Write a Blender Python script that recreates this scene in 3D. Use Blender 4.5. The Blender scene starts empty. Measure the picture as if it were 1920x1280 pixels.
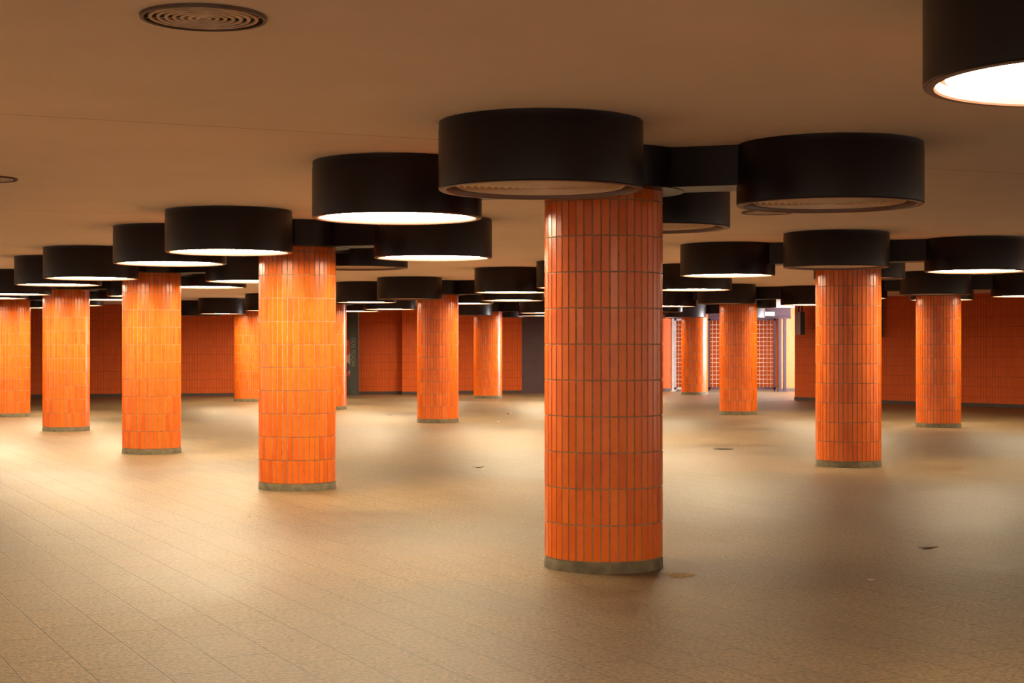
import bpy, bmesh, math, random
from mathutils import Vector, Matrix
random.seed(7)
scn = bpy.context.scene
COL = scn.collection
CH = 2.80           # ceiling height near the camera
def drop(x, y):     # the ceiling plane falls very slightly towards the far end
    return .003*(y-9) - .0025*x
scn.view_settings.view_transform = 'Standard'
scn.view_settings.look = 'None'
scn.view_settings.exposure = 0.25

# ------------------------------------------------------------ helpers
def link(o):
    COL.objects.link(o); return o
def mesh_obj(name, bm, mats, smooth_angle=None):
    me = bpy.data.meshes.new(name)
    bmesh.ops.recalc_face_normals(bm, faces=bm.faces[:])
    bm.to_mesh(me); bm.free()
    for m in mats: me.materials.append(m)
    if smooth_angle:
        for p in me.polygons: p.use_smooth = True
        try: me.set_sharp_from_angle(angle=math.radians(smooth_angle))
        except Exception: pass
    return link(bpy.data.objects.new(name, me))
def revolve(bm, prof, seg=96, close=False, mat=0):
    rings = []
    for r, z in prof:
        if r < 1e-6: rings.append([bm.verts.new((0, 0, z))])
        else: rings.append([bm.verts.new((r*math.cos(2*math.pi*i/seg), r*math.sin(2*math.pi*i/seg), z)) for i in range(seg)])
    pairs = list(zip(rings, rings[1:]))
    if close: pairs.append((rings[-1], rings[0]))
    for a, b in pairs:
        for i in range(seg):
            j = (i+1) % seg
            if len(a) == 1 and len(b) == 1: continue
            if len(a) == 1: f = bm.faces.new((a[0], b[i], b[j]))
            elif len(b) == 1: f = bm.faces.new((a[i], b[0], a[j]))
            else: f = bm.faces.new((a[i], b[i], b[j], a[j]))
            f.material_index = mat
def box(bm, x0, x1, y0, y1, z0, z1, mat=0, M=None):
    vs = [bm.verts.new((x, y, z)) for x in (x0, x1) for y in (y0, y1) for z in (z0, z1)]
    if M: 
        for v in vs: v.co = M @ v.co
    for idx in ((0,1,3,2),(4,6,7,5),(0,4,5,1),(2,3,7,6),(0,2,6,4),(1,5,7,3)):
        bm.faces.new([vs[i] for i in idx]).material_index = mat
def nodes(name):
    m = bpy.data.materials.new(name); m.use_nodes = True
    nt = m.node_tree; b = nt.nodes['Principled BSDF']
    return m, nt, b
def N(nt, t, **kw):
    n = nt.nodes.new(t)
    for k, v in kw.items(): setattr(n, k, v)
    return n
def simple(name, col, rough=.5, metal=0, var=.12, scale=6, bump=0.0, spec=.5):
    m, nt, b = nodes(name)
    tc = N(nt, 'ShaderNodeTexCoord'); no = N(nt, 'ShaderNodeTexNoise'); no.inputs['Scale'].default_value = scale
    no.inputs['Detail'].default_value = 5
    nt.links.new(tc.outputs['Object'], no.inputs['Vector'])
    r = N(nt, 'ShaderNodeValToRGB')
    r.color_ramp.elements[0].position = .3; r.color_ramp.elements[1].position = .7
    r.color_ramp.elements[0].color = (*[c*(1-var) for c in col], 1)
    r.color_ramp.elements[1].color = (*[min(1, c*(1+var)) for c in col], 1)
    nt.links.new(no.outputs['Fac'], r.inputs['Fac']); nt.links.new(r.outputs['Color'], b.inputs['Base Color'])
    b.inputs['Roughness'].default_value = rough; b.inputs['Metallic'].default_value = metal
    b.inputs['Specular IOR Level'].default_value = spec
    if bump:
        bp = N(nt, 'ShaderNodeBump'); bp.inputs['Strength'].default_value = bump; bp.inputs['Distance'].default_value = .01
        nt.links.new(no.outputs['Fac'], bp.inputs['Height']); nt.links.new(bp.outputs['Normal'], b.inputs['Normal'])
    return m

# ------------------------------------------------------------ materials
def mat_tile():
    m, nt, b = nodes('glazed_orange_tile')
    at = N(nt, 'ShaderNodeAttribute', attribute_name='tone')
    r = N(nt, 'ShaderNodeValToRGB')
    e = r.color_ramp.elements
    e[0].color = (.60, .098, .003, 1); e[1].color = (.76, .152, .006, 1)
    e2 = e.new(.5); e2.color = (.70, .126, .004, 1)
    nt.links.new(at.outputs['Fac'], r.inputs['Fac'])
    tc = N(nt, 'ShaderNodeTexCoord'); no = N(nt, 'ShaderNodeTexNoise'); no.inputs['Scale'].default_value = 7; no.inputs['Detail'].default_value = 6
    nt.links.new(tc.outputs['Object'], no.inputs['Vector'])
    mx = N(nt, 'ShaderNodeMix', data_type='RGBA', blend_type='MULTIPLY')
    r2 = N(nt, 'ShaderNodeValToRGB'); r2.color_ramp.elements[0].position=.3; r2.color_ramp.elements[1].position=.6
    r2.color_ramp.elements[0].color = (.88, .80, .7, 1); r2.color_ramp.elements[1].color = (1, 1, 1, 1)
    nt.links.new(no.outputs['Fac'], r2.inputs['Fac'])
    mx.inputs[0].default_value = .8
    nt.links.new(r.outputs['Color'], mx.inputs[6]); nt.links.new(r2.outputs['Color'], mx.inputs[7])
    nt.links.new(mx.outputs[2], b.inputs['Base Color'])
    b.inputs['Roughness'].default_value = .26
    b.inputs['Specular IOR Level'].default_value = .40
    no2 = N(nt, 'ShaderNodeTexNoise'); no2.inputs['Scale'].default_value = 14
    nt.links.new(tc.outputs['Object'], no2.inputs['Vector'])
    bp = N(nt, 'ShaderNodeBump'); bp.inputs['Strength'].default_value = .10; bp.inputs['Distance'].default_value = .01
    nt.links.new(no2.outputs['Fac'], bp.inputs['Height']); nt.links.new(bp.outputs['Normal'], b.inputs['Normal'])
    return m
M_TILE = mat_tile()
M_GROUT = simple('tile_grout', (.30, .19, .105), .85, var=.3, scale=20)
M_CONC = simple('mortar_plinth', (.13, .105, .06), .85, var=.35, scale=12, bump=.4)
M_DARK = simple('aubergine_enamel', (.0085, .0052, .0075), .36, var=.15, scale=3, spec=.32)
M_RIM = simple('lamp_rim_lit_brown', (.17, .09, .065), .4, var=.1)  # lighter brown than the housing: light on the lip put into the colour
M_DIFF = simple('unlit_diffuser', (.84, .68, .52), .5, var=.06)
def mat_lit():
    m, nt, b = nodes('lit_diffuser')
    b.inputs['Base Color'].default_value = (.9, .85, .75, 1)
    tc = N(nt, 'ShaderNodeTexCoord'); no = N(nt, 'ShaderNodeTexNoise'); no.inputs['Scale'].default_value = 3
    nt.links.new(tc.outputs['Object'], no.inputs['Vector'])
    r = N(nt, 'ShaderNodeValToRGB'); r.color_ramp.elements[0].color = (1, .79, .51, 1); r.color_ramp.elements[1].color = (1, .83, .56, 1)
    nt.links.new(no.outputs['Fac'], r.inputs['Fac']); nt.links.new(r.outputs['Color'], b.inputs['Emission Color'])
    b.inputs['Emission Strength'].default_value = 32
    return m
M_LIT = mat_lit()

UA = math.atan2(5.66, -2.79)      # direction of the column rows
def mat_floor():
    m, nt, b = nodes('stone_slab_floor')
    tc = N(nt, 'ShaderNodeTexCoord')
    mp = N(nt, 'ShaderNodeMapping'); mp.inputs['Rotation'].default_value = (0, 0, -UA)
    nt.links.new(tc.outputs['Object'], mp.inputs['Vector'])
    br = N(nt, 'ShaderNodeTexBrick'); br.offset = .5
    br.inputs['Scale'].default_value = 1; br.inputs['Brick Width'].default_value = .60; br.inputs['Row Height'].default_value = .30
    br.inputs['Mortar Size'].default_value = .005; br.inputs['Mortar Smooth'].default_value = .4
    br.inputs['Color1'].default_value = (.152, .108, .062, 1); br.inputs['Color2'].default_value = (.165, .118, .068, 1)
    br.inputs['Mortar'].default_value = (.070, .047, .026, 1)
    nt.links.new(mp.outputs['Vector'], br.inputs['Vector'])
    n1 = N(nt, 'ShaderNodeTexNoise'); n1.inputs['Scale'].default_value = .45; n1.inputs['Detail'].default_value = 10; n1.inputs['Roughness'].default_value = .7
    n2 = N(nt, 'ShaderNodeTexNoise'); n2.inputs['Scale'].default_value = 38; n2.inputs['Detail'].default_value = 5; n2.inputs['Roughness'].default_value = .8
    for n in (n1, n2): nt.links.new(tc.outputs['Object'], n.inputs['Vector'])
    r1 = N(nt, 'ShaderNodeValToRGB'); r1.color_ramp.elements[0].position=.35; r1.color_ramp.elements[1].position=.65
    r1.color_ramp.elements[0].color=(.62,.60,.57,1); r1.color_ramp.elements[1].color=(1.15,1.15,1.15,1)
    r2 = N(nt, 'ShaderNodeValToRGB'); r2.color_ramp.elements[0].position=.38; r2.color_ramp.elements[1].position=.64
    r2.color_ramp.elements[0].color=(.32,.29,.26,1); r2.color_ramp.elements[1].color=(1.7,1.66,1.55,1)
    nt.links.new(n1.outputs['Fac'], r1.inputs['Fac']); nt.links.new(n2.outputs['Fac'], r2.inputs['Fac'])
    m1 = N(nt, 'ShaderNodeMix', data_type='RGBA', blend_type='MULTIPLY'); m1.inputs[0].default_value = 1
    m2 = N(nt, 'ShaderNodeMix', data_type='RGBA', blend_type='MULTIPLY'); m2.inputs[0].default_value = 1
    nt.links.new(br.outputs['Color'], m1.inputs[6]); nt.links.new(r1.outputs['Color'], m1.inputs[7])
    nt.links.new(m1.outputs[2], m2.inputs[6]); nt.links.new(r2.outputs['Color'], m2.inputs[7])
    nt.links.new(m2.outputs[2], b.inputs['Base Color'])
    rr = N(nt, 'ShaderNodeMapRange'); rr.inputs['From Min'].default_value = .3; rr.inputs['From Max'].default_value = .7
    rr.inputs['To Min'].default_value = .40; rr.inputs['To Max'].default_value = .52
    nt.links.new(n1.outputs['Fac'], rr.inputs['Value']); nt.links.new(rr.outputs['Result'], b.inputs['Roughness'])
    b.inputs['Specular IOR Level'].default_value = .30
    b.inputs['Specular Tint'].default_value = (1, .90, .70, 1)
    bp = N(nt, 'ShaderNodeBump'); bp.inputs['Strength'].default_value = .55; bp.inputs['Distance'].default_value = .006
    ad = N(nt, 'ShaderNodeMath', operation='SUBTRACT')
    nt.links.new(n2.outputs['Fac'], ad.inputs[0]); nt.links.new(br.outputs['Fac'], ad.inputs[1])
    nt.links.new(ad.outputs[0], bp.inputs['Height']); nt.links.new(bp.outputs['Normal'], b.inputs['Normal'])
    return m
def mat_ceiling():
    m, nt, b = nodes('painted_ceiling')
    tc = N(nt, 'ShaderNodeTexCoord')
    va = math.atan2(1.14, 2.4)
    mp = N(nt, 'ShaderNodeMapping'); mp.vector_type='POINT'; mp.inputs['Rotation'].default_value = (0, 0, -va)
    nt.links.new(tc.outputs['Object'], mp.inputs['Vector'])
    sp = N(nt, 'ShaderNodeSeparateXYZ'); nt.links.new(mp.outputs['Vector'], sp.inputs[0])
    off = -(-2.87)*math.sin(va) + 8.97*math.cos(va)
    s = N(nt, 'ShaderNodeMath', operation='SUBTRACT'); s.inputs[1].default_value = off - 63
    nt.links.new(sp.outputs['Y'], s.inputs[0])
    n0 = N(nt, 'ShaderNodeTexNoise'); n0.inputs['Scale'].default_value = 1.5
    nt.links.new(tc.outputs['Object'], n0.inputs['Vector'])
    w = N(nt, 'ShaderNodeMath', operation='MULTIPLY_ADD'); w.inputs[1].default_value = .02
    nt.links.new(n0.outputs['Fac'], w.inputs[0]); nt.links.new(s.outputs[0], w.inputs[2])
    md = N(nt, 'ShaderNodeMath', operation='MODULO'); md.inputs[1].default_value = 6.3
    nt.links.new(w.outputs[0], md.inputs[0])
    lt = N(nt, 'ShaderNodeMath', operation='LESS_THAN'); lt.inputs[1].default_value = .014
    nt.links.new(md.outputs[0], lt.inputs[0])
    n1 = N(nt, 'ShaderNodeTexNoise'); n1.inputs['Scale'].default_value = 1.3; n1.inputs['Detail'].default_value = 8
    nt.links.new(tc.outputs['Object'], n1.inputs['Vector'])
    r = N(nt, 'ShaderNodeValToRGB'); r.color_ramp.elements[0].position=.3; r.color_ramp.elements[1].position=.7
    r.color_ramp.elements[0].color=(.91,.77,.72,1); r.color_ramp.elements[1].color=(.96,.82,.77,1)
    nt.links.new(n1.outputs['Fac'], r.inputs['Fac'])
    mx = N(nt, 'ShaderNodeMix', data_type='RGBA'); mx.inputs[7].default_value=(.55,.42,.33,1)
    nt.links.new(lt.outputs[0], mx.inputs[0]); nt.links.new(r.outputs['Color'], mx.inputs[6])
    nt.links.new(mx.outputs[2], b.inputs['Base Color'])
    b.inputs['Roughness'].default_value = .75; b.inputs['Specular IOR Level'].default_value = .3
    n2 = N(nt, 'ShaderNodeTexNoise'); n2.inputs['Scale'].default_value = 60
    nt.links.new(tc.outputs['Object'], n2.inputs['Vector'])
    bp = N(nt, 'ShaderNodeBump'); bp.inputs['Strength'].default_value = .15; bp.inputs['Distance'].default_value = .004
    nt.links.new(n2.outputs['Fac'], bp.inputs['Height']); nt.links.new(bp.outputs['Normal'], b.inputs['Normal'])
    return m
def mat_walltile(name='orange_wall_tile', c1=(.48,.076,.005,1), c2=(.53,.087,.006,1), mo=(.22,.038,.008,1)):
    m, nt, b = nodes(name)
    uv = N(nt, 'ShaderNodeUVMap')
    br = N(nt, 'ShaderNodeTexBrick'); br.offset = 0
    br.inputs['Scale'].default_value = 1; br.inputs['Brick Width'].default_value = .078; br.inputs['Row Height'].default_value = .242
    br.inputs['Mortar Size'].default_value = .0045; br.inputs['Mortar Smooth'].default_value = .1
    br.inputs['Color1'].default_value = c1; br.inputs['Color2'].default_value = c2
    br.inputs['Mortar'].default_value = mo
    nt.links.new(uv.outputs['UV'], br.inputs['Vector']); nt.links.new(br.outputs['Color'], b.inputs['Base Color'])
    b.inputs['Roughness'].default_value = .5; b.inputs['Specular IOR Level'].default_value = .2
    bp = N(nt, 'ShaderNodeBump'); bp.inputs['Strength'].default_value = .15; bp.inputs['Distance'].default_value = .003; bp.invert = True
    nt.links.new(br.outputs['Fac'], bp.inputs['Height']); nt.links.new(bp.outputs['Normal'], b.inputs['Normal'])
    return m
M_WALL = mat_walltile()
M_PURPLE = simple('aubergine_panel', (.05, .022, .034), .5)
M_GREEN = simple('dark_green_paint', (.016, .022, .014), .5)
M_STEEL = simple('galvanised_steel', (.42, .40, .40), .5, metal=.1)
M_BARS = simple('painted_grille_bars', (.50, .34, .26), .5)
M_BASE = simple('dark_skirting', (.04, .024, .016), .6)

# ------------------------------------------------------------ room shell
def structure(o, label=None):
    o['kind'] = 'structure'
    if label: o['label'] = label
    return o
def slab(name, x0, x1, y0, y1, z0, z1, mat, tilt=False):
    bm = bmesh.new(); box(bm, x0, x1, y0, y1, z0, z1)
    if tilt:
        for v in bm.verts: v.co.z -= drop(v.co.x, v.co.y)
    return structure(mesh_obj(name, bm, [mat]))
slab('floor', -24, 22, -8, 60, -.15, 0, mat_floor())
slab('ceiling', -24, 22, -8, 60, CH, CH+.4, mat_ceiling(), True)

def wall(name, pts, mat, thick=.25, z0=0, z1=CH, base=True):
    bm = bmesh.new(); uvl = bm.loops.layers.uv.new('UVMap')
    P = [Vector((p[0], p[1])) for p in pts]
    nrm = []
    for i in range(len(P)):
        ds = []
        if i > 0: ds.append((P[i]-P[i-1]).normalized())
        if i < len(P)-1: ds.append((P[i+1]-P[i]).normalized())
        n = sum((Vector((-d.y, d.x)) for d in ds), Vector((0, 0))).normalized()
        nrm.append(n)
    s = 0
    for i in range(len(P)-1):
        a, b = P[i], P[i+1]; L = (b-a).length
        ao, bo = a+nrm[i]*thick, b+nrm[i+1]*thick
        v = [bm.verts.new((q.x, q.y, z)) for q in (a, b, bo, ao) for z in (z0, z1)]
        def face(idx, uvs):
            f = bm.faces.new([v[k] for k in idx])
            for l, u in zip(f.loops, uvs): l[uvl].uv = u
        face((0, 2, 3, 1), [(s, z0), (s+L, z0), (s+L, z1), (s, z1)])
        face((4, 6, 7, 5), [(s, z0), (s+L, z0), (s+L, z1), (s, z1)])
        face((1, 3, 5, 7), [(s, 0), (s+L, 0), (s+L, thick), (s, thick)])
        face((0, 6, 4, 2), [(s, 0), (s, thick), (s+L, thick), (s+L, 0)])
        if i == 0: face((0, 1, 7, 6), [(0, z0), (0, z1), (thick, z1), (thick, z0)])
        if i == len(P)-2: face((2, 4, 5, 3), [(0, z0), (thick, z0), (thick, z1), (0, z1)])
        s += L
    o = structure(mesh_obj(name, bm, [mat]))
    if base:
        bm = bmesh.new()
        for i in range(len(P)-1):
            d = (P[i+1]-P[i]); ang = math.atan2(d.y, d.x)
            M = Matrix.Translation((P[i].x, P[i].y, 0)) @ Matrix.Rotation(ang, 4, 'Z')
            box(bm, 0, d.length, -.02, 0, 0, .09, 0, M)
        structure(mesh_obj('baseboard_'+name.split('_', 1)[1], bm, [M_BASE]))
    return o
wall('wall_left', [(-19, 30), (-19, 44.0), (-8.13, 46.9), (-5.2, 47.8)], M_WALL)
wall('wall_back', [(-4.62, 48.3), (-3.33, 48.6), (-3.30, 48.1), (-2.85, 48.15), (-2.85, 48.9), (.30, 49.4)], M_WALL)
wall('wall_rear', [(2.6, 49.6), (4.84, 51.6), (5.13, 51.7)], M_WALL)
wall('wall_right', [(7.65, 43.3), (9.45, 41.2)], M_WALL)
wall('wall_side', [(9.40, 40.7), (12.3, 37.6), (16, 33.5), (20, 29)], M_WALL)
wall('wall_far', [(8.72, 52.0), (16, 53.5)], mat_walltile('sunlit_wall_tile', (.40,.12,.025,1), (.44,.14,.03,1), (.3,.12,.05,1)))  # paler copy of the wall tile, daylight put into its colour
wall('wall_passage', [(3, 57), (14, 57.5)], mat_walltile('passage_wall_tile', (.60,.10,.015,1), (.64,.12,.02,1), (.45,.12,.04,1)), base=False)
bm = bmesh.new(); box(bm, .30, 2.62, 49.4, 49.6, 0, 2.42); box(bm, .30, 2.62, 49.36, 49.7, 2.42, CH)
box(bm, 1.44, 1.47, 49.37, 49.41, .02, 2.40); box(bm, .34, 1.40, 49.37, 49.41, 1.0, 1.03)
structure(mesh_obj('door_1', bm, [M_PURPLE]))
bm = bmesh.new(); box(bm, -5.2, -4.62, 48.0, 48.15, 0, CH)
structure(mesh_obj('door_2', bm, [simple('dark_door', (.022,.011,.009), .5)]))
bm = bmesh.new(); box(bm, 5.13, 9.0, 51.65, 51.95, 2.40, CH); box(bm, 5.13, 9.0, 51.60, 52.0, 2.34, 2.40)
structure(mesh_obj('trim_1', bm, [M_PURPLE]))

# ------------------------------------------------------------ column + lamp master meshes
R = .40
def make_shaft():
    bm = bmesh.new(); tone = bm.faces.layers.float.new('tone')
    revolve(bm, [(R-.0035, .075), (R-.0035, 2.54)], 132, mat=1)
    nT = 44; z = .075; row = 0
    while z < 2.53:
        z1 = min(z+.238, 2.535)
        for i in range(nT):
            th = 2*math.pi*i/nT
            hw = R*math.tan(math.pi/nT) - .0038
            t = Vector((-math.sin(th), math.cos(th), 0)); n = Vector((math.cos(th), math.sin(th), 0))
            a, b = z+.0026, z1-.0026
            tilt = random.uniform(-.0006, .0006); tilt2 = random.uniform(-.0008, .0008)
            o = [n*(R-.007)+t*s*hw+Vector((0,0,zz)) for s, zz in ((-1,a),(1,a),(1,b),(-1,b))]
            c = .002
            f = [n*(R+.0+ss*tilt+kk*tilt2)+t*s*(hw-c)+Vector((0,0,zz)) for s, zz, ss, kk in ((-1,a+c,-1,-1),(1,a+c,1,-1),(1,b-c,1,1),(-1,b-c,-1,1))]
            ov = [bm.verts.new(p) for p in o]; fv = [bm.verts.new(p) for p in f]
            tv = min(1, max(0, random.gauss(.5, .25)))
            fs = [bm.faces.new(fv)]
            for k in range(4): fs.append(bm.faces.new((ov[k], ov[(k+1)%4], fv[(k+1)%4], fv[k])))
            for q in fs: q[tone] = tv; q.material_index = 0
        z = z1 + (0 if z1 < 2.53 else 1)
    return mesh_obj('tiled_shaft', bm, [M_TILE, M_GROUT])
def make_plinth():
    bm = bmesh.new()
    revolve(bm, [(0, 0), (R+.004, 0), (R+.002, .06), (R-.004, .075), (0, .075)], 96)
    return mesh_obj('plinth', bm, [M_CONC], 30)
def make_collar():
    bm = bmesh.new()
    revolve(bm, [(.38, 2.535), (.545, 2.535), (.55, 2.54), (.55, CH), (.38, CH)], 96, close=True)
    return mesh_obj('collar', bm, [M_DARK], 30)
def make_housing():
    bm = bmesh.new()
    revolve(bm, [(0, .395), (.585, .395), (.598, .392), (.598, .35), (.6, .345), (.6, .006), (.596, 0), (.588, 0), (.588, .10), (.0, .10)], 128)
    return mesh_obj('lamp_housing', bm, [M_DARK], 30)
def make_rim():
    bm = bmesh.new()
    revolve(bm, [(.592, .004), (.590, -.003), (.562, -.003), (.556, .004), (.553, .040), (.530, .045), (.530, .06), (.592, .06)], 128, close=True)
    return mesh_obj('rim', bm, [M_RIM], 30)
def make_diffuser(mat, ribs):
    bm = bmesh.new(); r = .522; prof = []
    n = 13
    for k in range(n):
        r0 = r*k/n; r1 = r*(k+1)/n
        sag = .010*(1-(r0/r)**2)
        prof += [(r0 + (.0005 if k else 0), .018-sag), (r1-.0005, .018-sag+ribs)]
    prof.append((r, .05))
    revolve(bm, prof, 96)
    return mesh_obj('diffuser', bm, [mat])
def make_arm():
    bm = bmesh.new(); box(bm, -1.06, -.56, -.20, .20, .135, .395)
    box(bm, -1.06, -.56, -.205, .205, .13, .15)
    return mesh_obj('arm', bm, [M_DARK])

shaft, plinth, collar = make_shaft(), make_plinth(), make_collar()
housing, rim, arm = make_housing(), make_rim(), make_arm()
diff_on, diff_off = make_diffuser(M_LIT, .010), make_diffuser(M_DIFF, .028)
MASTERS = [shaft, plinth, collar, housing, rim, arm, diff_on, diff_off]

def cp(src, name, parent, rot=0, z=0):
    o = src.copy(); o.name = name; COL.objects.link(o)
    o.parent = parent; o.location = (0, 0, z); o.rotation_euler = (0, 0, rot)
    return o
DIR = {'front': Vector((-.452, -1.49)), 'right': Vector((1.445, -.46)), 'left': Vector((-1.435, .48)), 'back': Vector((.46, 1.49))}
#            x      y     front right left back
COLS = [(.621, 10.87, 0, 0, 1, 0),
        (-2.249, 16.76, 1, 1, 1, 0),
        (-5.008, 22.24, 1, 1, 1, 1),
        (-7.80, 28.0, 1, 1, 1, 1),
        (-10.50, 33.5, 1, 1, 1, 1),
        (4.178, 19.88, 0, 1, 1, 0),
        (1.42, 25.7, 1, 1, 1, 1),
        (-1.436, 31.0, 0, 1, 1, 1),
        (-4.26, 37.3, 1, 1, 1, 1),
        (-6.98, 42.5, 1, 1, 0, 1),
        (7.795, 29.25, 0, 1, 1, 1),
        (4.876, 34.5, 0, 1, 1, 0),
        (2.22, 40.5, 1, 0, 1, 1),
        (-.674, 44.95, 0, 1, 1, 0),
        (5.514, 48.3, 0, 0, 1, 0),
        (3.493, 5.125, 0, 1, 1, 0),
        (-5.76, 7.34, 1, 1, 0, 1)]
for ci, (x, y, *lit) in enumerate(COLS):
    e = link(bpy.data.objects.new('tiled_column', None)); e.location = (x, y, 0); e.empty_display_size = .3
    e['label'] = 'round pillar clad in narrow glossy orange tiles, mortar foot, dark collar'
    e['category'] = 'column'; e['group'] = 'orange tiled columns of the underpass'
    ra = random.uniform(0, 6.28)
    cp(shaft, 'shaft', e, ra); cp(plinth, 'plinth', e, ra); cp(collar, 'collar', e, 0, -drop(x, y))
    for (k, d), on in zip(DIR.items(), lit):
        if ci == 14 and k in ('back',): continue
        lx, ly = x+d.x, y+d.y
        l = link(bpy.data.objects.new('ceiling_lamp', None)); l.location = (lx, ly, CH-.395-drop(lx, ly)); l.empty_display_size = .3
        l['label'] = ('dark aubergine drum ceiling lamp, switched on with glowing white diffuser' if on
                      else 'dark aubergine drum ceiling lamp, switched off with dull ribbed diffuser')
        l['category'] = 'ceiling lamp'; l['group'] = 'drum lamps arranged in fours around the columns'
        ang = math.atan2(d.y, d.x)
        cp(housing, 'housing', l); cp(rim, 'rim', l)
        cp(diff_on if on else diff_off, 'diffuser', l)
        cp(arm, 'arm', l, ang)
for m in MASTERS:
    bpy.data.objects.remove(m)

# ------------------------------------------------------------ round ceiling vents
M_VENT = simple('rusty_vent_metal', (.72, .54, .41), .5, var=.3, scale=9)
M_VRIM = simple('vent_rim_metal', (.09, .045, .026), .5, var=.5, scale=7)
M_HOLE = simple('vent_shadow', (.010, .007, .005), .9)  # near-black: shade behind the vent rings as colour; drain cover shares it
def make_vent():
    bm = bmesh.new()
    revolve(bm, [(.250, 0), (.249, -.012), (.240, -.014), (.234, -.012), (.234, 0)], 72, close=True, mat=1)
    for k in range(7):
        r = .216 - k*.0305
        revolve(bm, [(r, -.003), (r-.001, -.010), (r-.014, -.011), (r-.014, -.003)], 64, close=True)
    for k in range(3):
        M = Matrix.Rotation(k*math.pi/3, 4, 'Z'); box(bm, -.23, .23, -.004, .004, -.006, -.003, 0, M)
    g = mesh_obj('grille_rings', bm, [M_VENT, M_VRIM], 35)
    bm = bmesh.new(); revolve(bm, [(0, -.002), (.238, -.002), (.238, 0), (0, 0)], 64)
    return g, mesh_obj('duct_shade_disc', bm, [M_HOLE])  # flat disc, the duct's inner shade painted on as its colour
g, h = make_vent()
for (x, y) in ((-1.226, 6.36), (-4.06, 12.3), (2.475, 15.5)):
    e = link(bpy.data.objects.new('ceiling_vent', None)); e.location = (x, y, CH-drop(x, y)); e.empty_display_size = .2
    e['label'] = 'round metal ventilation grille with concentric rings on the ceiling'
    e['category'] = 'vent'; e['group'] = 'round ceiling vents'
    cp(g, 'grille_rings', e); cp(h, 'duct_shade_disc', e)
bpy.data.objects.remove(g); bpy.data.objects.remove(h)

def top(name, loc, label, cat, group=None):
    e = link(bpy.data.objects.new(name, None)); e.location = loc; e.empty_display_size = .2
    e['label'] = label; e['category'] = cat
    if group: e['group'] = group
    return e
def part(o, par):
    o.parent = par; return o

# ------------------------------------------------------------ exit gates
def gate(x0, x1, y, label, postmat):
    e = top('grille_gate', (x0, y, 0), label, 'gate', 'grille gates at the exit')
    w = x1-x0
    bm = bmesh.new()
    for a in (0, w-.06): box(bm, a, a+.06, -.03, .03, 0, 2.34)
    box(bm, 0, w, -.03, .03, 2.28, 2.34); box(bm, 0, w, -.03, .03, .06, .12)
    part(mesh_obj('frame', bm, [postmat]), e)
    bm = bmesh.new(); x = .14
    while x < w-.06:
        box(bm, x-.006, x+.006, -.012, .012, .12, 2.28); x += .12
    z = .25
    while z < 2.25:
        box(bm, .06, w-.06, -.020, -.008, z-.007, z+.007); z += .135
    part(mesh_obj('bars', bm, [M_BARS]), e)
    return e
gate(5.25, 5.60, 51.75, 'narrow light grey steel grille gate beside the tiled wall', M_STEEL)
gate(6.35, 7.0, 51.75, 'steel grille gate leaf in front of the bright exit', M_PURPLE)
gate(7.75, 8.52, 51.75, 'steel grille gate leaf beside the dark posts', M_PURPLE)
for px in (8.60, 8.76):
    bm = bmesh.new(); box(bm, -.045, .045, -.05, .05, 0, 2.34); box(bm, -.07, .07, -.09, .09, 0, .02)
    p = mesh_obj('steel_post', bm, [M_PURPLE]); p.location = (px, 51.4, 0)
    p['label'] = 'dark square steel post next to the gate'; p['category'] = 'post'
bm = bmesh.new(); box(bm, -.04, .04, -.04, .04, 0, 2.34); box(bm, -.08, .08, -.08, .08, 0, .02)
p = mesh_obj('steel_post', bm, [M_STEEL]); p.location = (5.17, 51.4, 0)
p['label'] = 'pale galvanised steel post at the exit gate'; p['category'] = 'post'
e = top('exit_lamp', (8.20, 51.45, 2.40), 'small bright rectangular lamp box above the gate', 'lamp')
bm = bmesh.new(); box(bm, -.26, .26, -.08, .15, 0, .18)
part(mesh_obj('casing', bm, [M_BASE]), e)
m, nt, b = nodes('exit_lamp_panel'); b.inputs['Emission Color'].default_value = (1, .85, .5, 1); b.inputs['Emission Strength'].default_value = .8
bm = bmesh.new(); box(bm, -.23, .23, -.09, -.08, .03, .15)
part(mesh_obj('light_panel', bm, [m]), e)
e = top('hanging_sign', (7.64, 42.4, 1.76), 'dark narrow sign box hanging from the ceiling near the corner', 'sign')
bm = bmesh.new(); box(bm, -.06, .06, -.35, .35, 0, .60)
part(mesh_obj('sign_box', bm, [M_DARK]), e)
bm = bmesh.new(); box(bm, -.02, .02, -.25, -.21, .60, .95); box(bm, -.02, .02, .21, .25, .60, .95)
part(mesh_obj('hanger_rods', bm, [M_DARK]), e)
bm = bmesh.new(); box(bm, -.04, .04, -.04, .04, 1.70, 2.70)
p = mesh_obj('wall_duct', bm, [M_DARK]); p.location = (9.37, 40.6, 0)
p['label'] = 'dark square duct running down the tiled wall corner'; p['category'] = 'duct'
e = top('graffiti_post', (-4.70, 47.6, 0), 'dark green post scrawled with pale vertical graffiti', 'post')
bm = bmesh.new(); box(bm, -.11, .11, -.10, .10, 0, 2.52); box(bm, -.14, .14, -.13, .13, 2.46, 2.54)
part(mesh_obj('post_body', bm, [M_GREEN]), e)
c = bpy.data.curves.new('graffiti_curve', 'FONT'); c.body = 'MOOd SO2'; c.size = .17; c.extrude = .001; c.align_x = 'CENTER'; c.align_y = 'CENTER'
t = link(bpy.data.objects.new('graffiti_curve', c))
bpy.context.view_layer.update()
me = bpy.data.meshes.new_from_object(t.evaluated_get(bpy.context.evaluated_depsgraph_get()))
bpy.data.objects.remove(t)
me.materials.clear(); me.materials.append(simple('graffiti_paint', (.15, .16, .12), .6))
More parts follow.
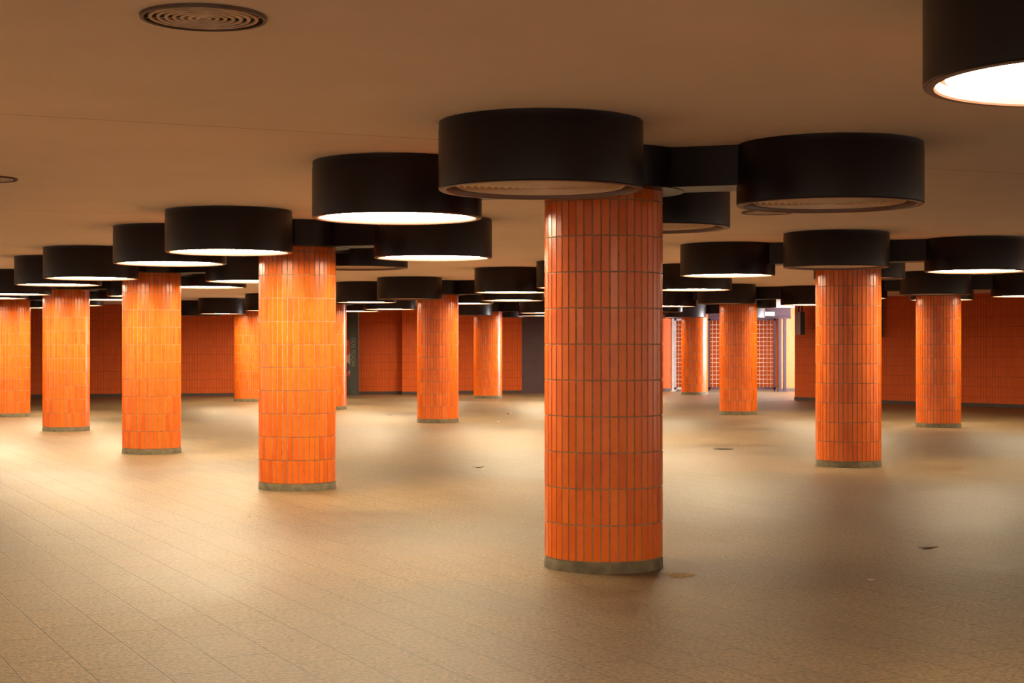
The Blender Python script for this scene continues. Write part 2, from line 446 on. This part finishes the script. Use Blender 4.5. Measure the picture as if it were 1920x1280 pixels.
t = link(bpy.data.objects.new('graffiti_text', me)); t.parent = e; t.location = (0, -.103, 1.28); t.rotation_euler = (math.radians(90), math.radians(-90), 0)
m, nt, b = nodes('poster_print')
tc = N(nt, 'ShaderNodeTexCoord'); vo = N(nt, 'ShaderNodeTexVoronoi'); vo.inputs['Scale'].default_value = 5
r = N(nt, 'ShaderNodeValToRGB'); r.color_ramp.interpolation = 'CONSTANT'
r.color_ramp.elements[0].color = (.4,.32,.28,1); r.color_ramp.elements[1].position=.4; r.color_ramp.elements[1].color=(.35,.03,.02,1)
q = r.color_ramp.elements.new(.7); q.color=(.03,.03,.04,1)
nt.links.new(tc.outputs['Object'], vo.inputs['Vector']); nt.links.new(vo.outputs['Color'], r.inputs['Fac']); nt.links.new(r.outputs['Color'], b.inputs['Base Color'])
bm = bmesh.new(); box(bm, -.10, .10, -.01, .01, -.55, .55)
bmesh.ops.bevel(bm, geom=[ed for ed in bm.edges if abs(ed.verts[0].co.y-ed.verts[1].co.y) > .01], offset=.05, segments=4, affect='EDGES')
p = mesh_obj('sticker_poster', bm, [m]); p.location = (-4.92, 47.991, 1.1)
p['label'] = 'narrow colourful sticker-covered poster on the dark door'; p['category'] = 'poster'

# ------------------------------------------------------------ litter
def leaf(name, loc, size, rot, mat, label, cat, curl=.25):
    bm = bmesh.new(); n = 8; rows = []
    for i in range(n+1):
        t = i/n; w = .32*math.sin(math.pi*min(1, t*1.02))**.8*(1+.25*math.sin(9*t)) + .01 if t < .98 else .01
        row = [bm.verts.new((size*(t-.5), size*w*s*.6, size*(.02+curl*(t-.5)**2+.10*abs(s)*w+.02*math.sin(7*t+s)))) for s in (-1, -.5, 0, .5, 1)]
        rows.append(row)
    for a, b in zip(rows, rows[1:]):
        for k in range(4): bm.faces.new((a[k], a[k+1], b[k+1], b[k]))
    mn = min(v.co.z for v in bm.verts)
    for v in bm.verts: v.co.z += .001-mn
    o = mesh_obj(name, bm, [mat], 60)
    md = o.modifiers.new('thick', 'SOLIDIFY'); md.thickness = .001; md.offset = 1
    o.location = (*loc, 0); o.rotation_euler = (0, 0, rot)
    o['label'] = label; o['category'] = cat
    return o
M_LEAF = simple('dry_leaf', (.13, .08, .04), .7, var=.3, scale=40)
M_DLEAF = simple('dark_leaf', (.06, .04, .025), .7, var=.3, scale=40)
M_PAPER = simple('paper_scrap', (.75, .68, .55), .7)
M_YEL = simple('yellow_wrapper', (.7, .45, .12), .5)
leaf('dry_leaf', (3.07, 11.8), .15, .1, M_LEAF, 'curled brown dry leaf lying on the stone floor', 'leaf', .18)
leaf('dry_leaf', (-.41, 19.5), .14, .3, M_DLEAF, 'dark crumpled leaf lying on the stone floor', 'leaf', .4)
leaf('paper_scrap', (-.31, 31), .14, .2, M_PAPER, 'small crumpled pale paper scrap on the floor', 'litter', .6)
leaf('yellow_wrapper', (-.06, 34.6), .16, 1.0, M_YEL, 'small crumpled yellow wrapper on the floor', 'litter', .8)
leaf('paper_scrap', (-2.29, 14.0), .05, .5, M_PAPER, 'tiny white paper scrap on the floor', 'litter')
leaf('paper_scrap', (2.29, 10.2), .06, 2.4, M_PAPER, 'tiny white paper scrap on the floor', 'litter')
leaf('dry_leaf', (-2.6, 34.0), .12, .5, M_DLEAF, 'small dry leaf on the floor', 'leaf', .5)
e = top('floor_drain', (3.04, 23.0, 0), 'dark round metal drain cover set in the floor', 'drain')
bm = bmesh.new(); revolve(bm, [(0, .002), (.13, .002), (.145, .004), (.15, .0), (0, 0)], 48)
part(mesh_obj('drain_cover', bm, [M_HOLE]), e)
bm = bmesh.new()
for k in range(-3, 4): box(bm, -.10, .10, k*.03-.005, k*.03+.005, .0025, .0045)
part(mesh_obj('drain_slots', bm, [M_BASE]), e)
bm = bmesh.new(); cvert = bm.verts.new((0, 0, .004)); ring = []
for i in range(40):
    a = 2*math.pi*i/40; rr = .075*(1+.22*math.sin(3*a+1)+.18*math.sin(7*a)+.1*math.sin(11*a+2))
    ring.append(bm.verts.new((1.15*rr*math.cos(a), rr*1.7*math.sin(a), .0015)))
for i in range(40): bm.faces.new((cvert, ring[i], ring[(i+1) % 40]))
p = mesh_obj('mortar_patch', bm, [simple('mortar_smear', (.50, .38, .19), .8, var=.4, scale=30, bump=.5)], 60)
p.location = (1.09, 10.42, 0)
p['label'] = 'flat pale mortar patch on the floor beside the pillar foot'; p['category'] = 'stain'

# ------------------------------------------------------------ daylight from the stairwell, world
def area(name, loc, rot, sx, sy, power, col):
    l = bpy.data.lights.new(name, 'AREA'); l.shape = 'RECTANGLE'; l.size = sx; l.size_y = sy; l.energy = power; l.color = col
    o = link(bpy.data.objects.new(name, l)); o.location = loc; o.rotation_euler = rot; return o
area('stairwell_daylight', (12.5, 48.3, 1.7), (0, math.radians(90), 0), 2.0, 4.5, 1400, (1, .96, .98))
area('passage_daylight', (8, 54.5, 2.6), (0, 0, 0), 6, 2, 180, (1, .93, .84))
w = bpy.data.worlds.new('World'); scn.world = w; w.use_nodes = True
w.node_tree.nodes['Background'].inputs[0].default_value = (1, .74, .54, 1)
w.node_tree.nodes['Background'].inputs[1].default_value = 1.6

# ------------------------------------------------------------ camera
cam = bpy.data.cameras.new('camera'); cam.sensor_width = 36; cam.lens = 56.25; cam.clip_end = 200
co = link(bpy.data.objects.new('camera', cam)); co.location = (0, 0, 1.5)
co.rotation_euler = (math.radians(90.115), 0, 0)
scn.camera = co
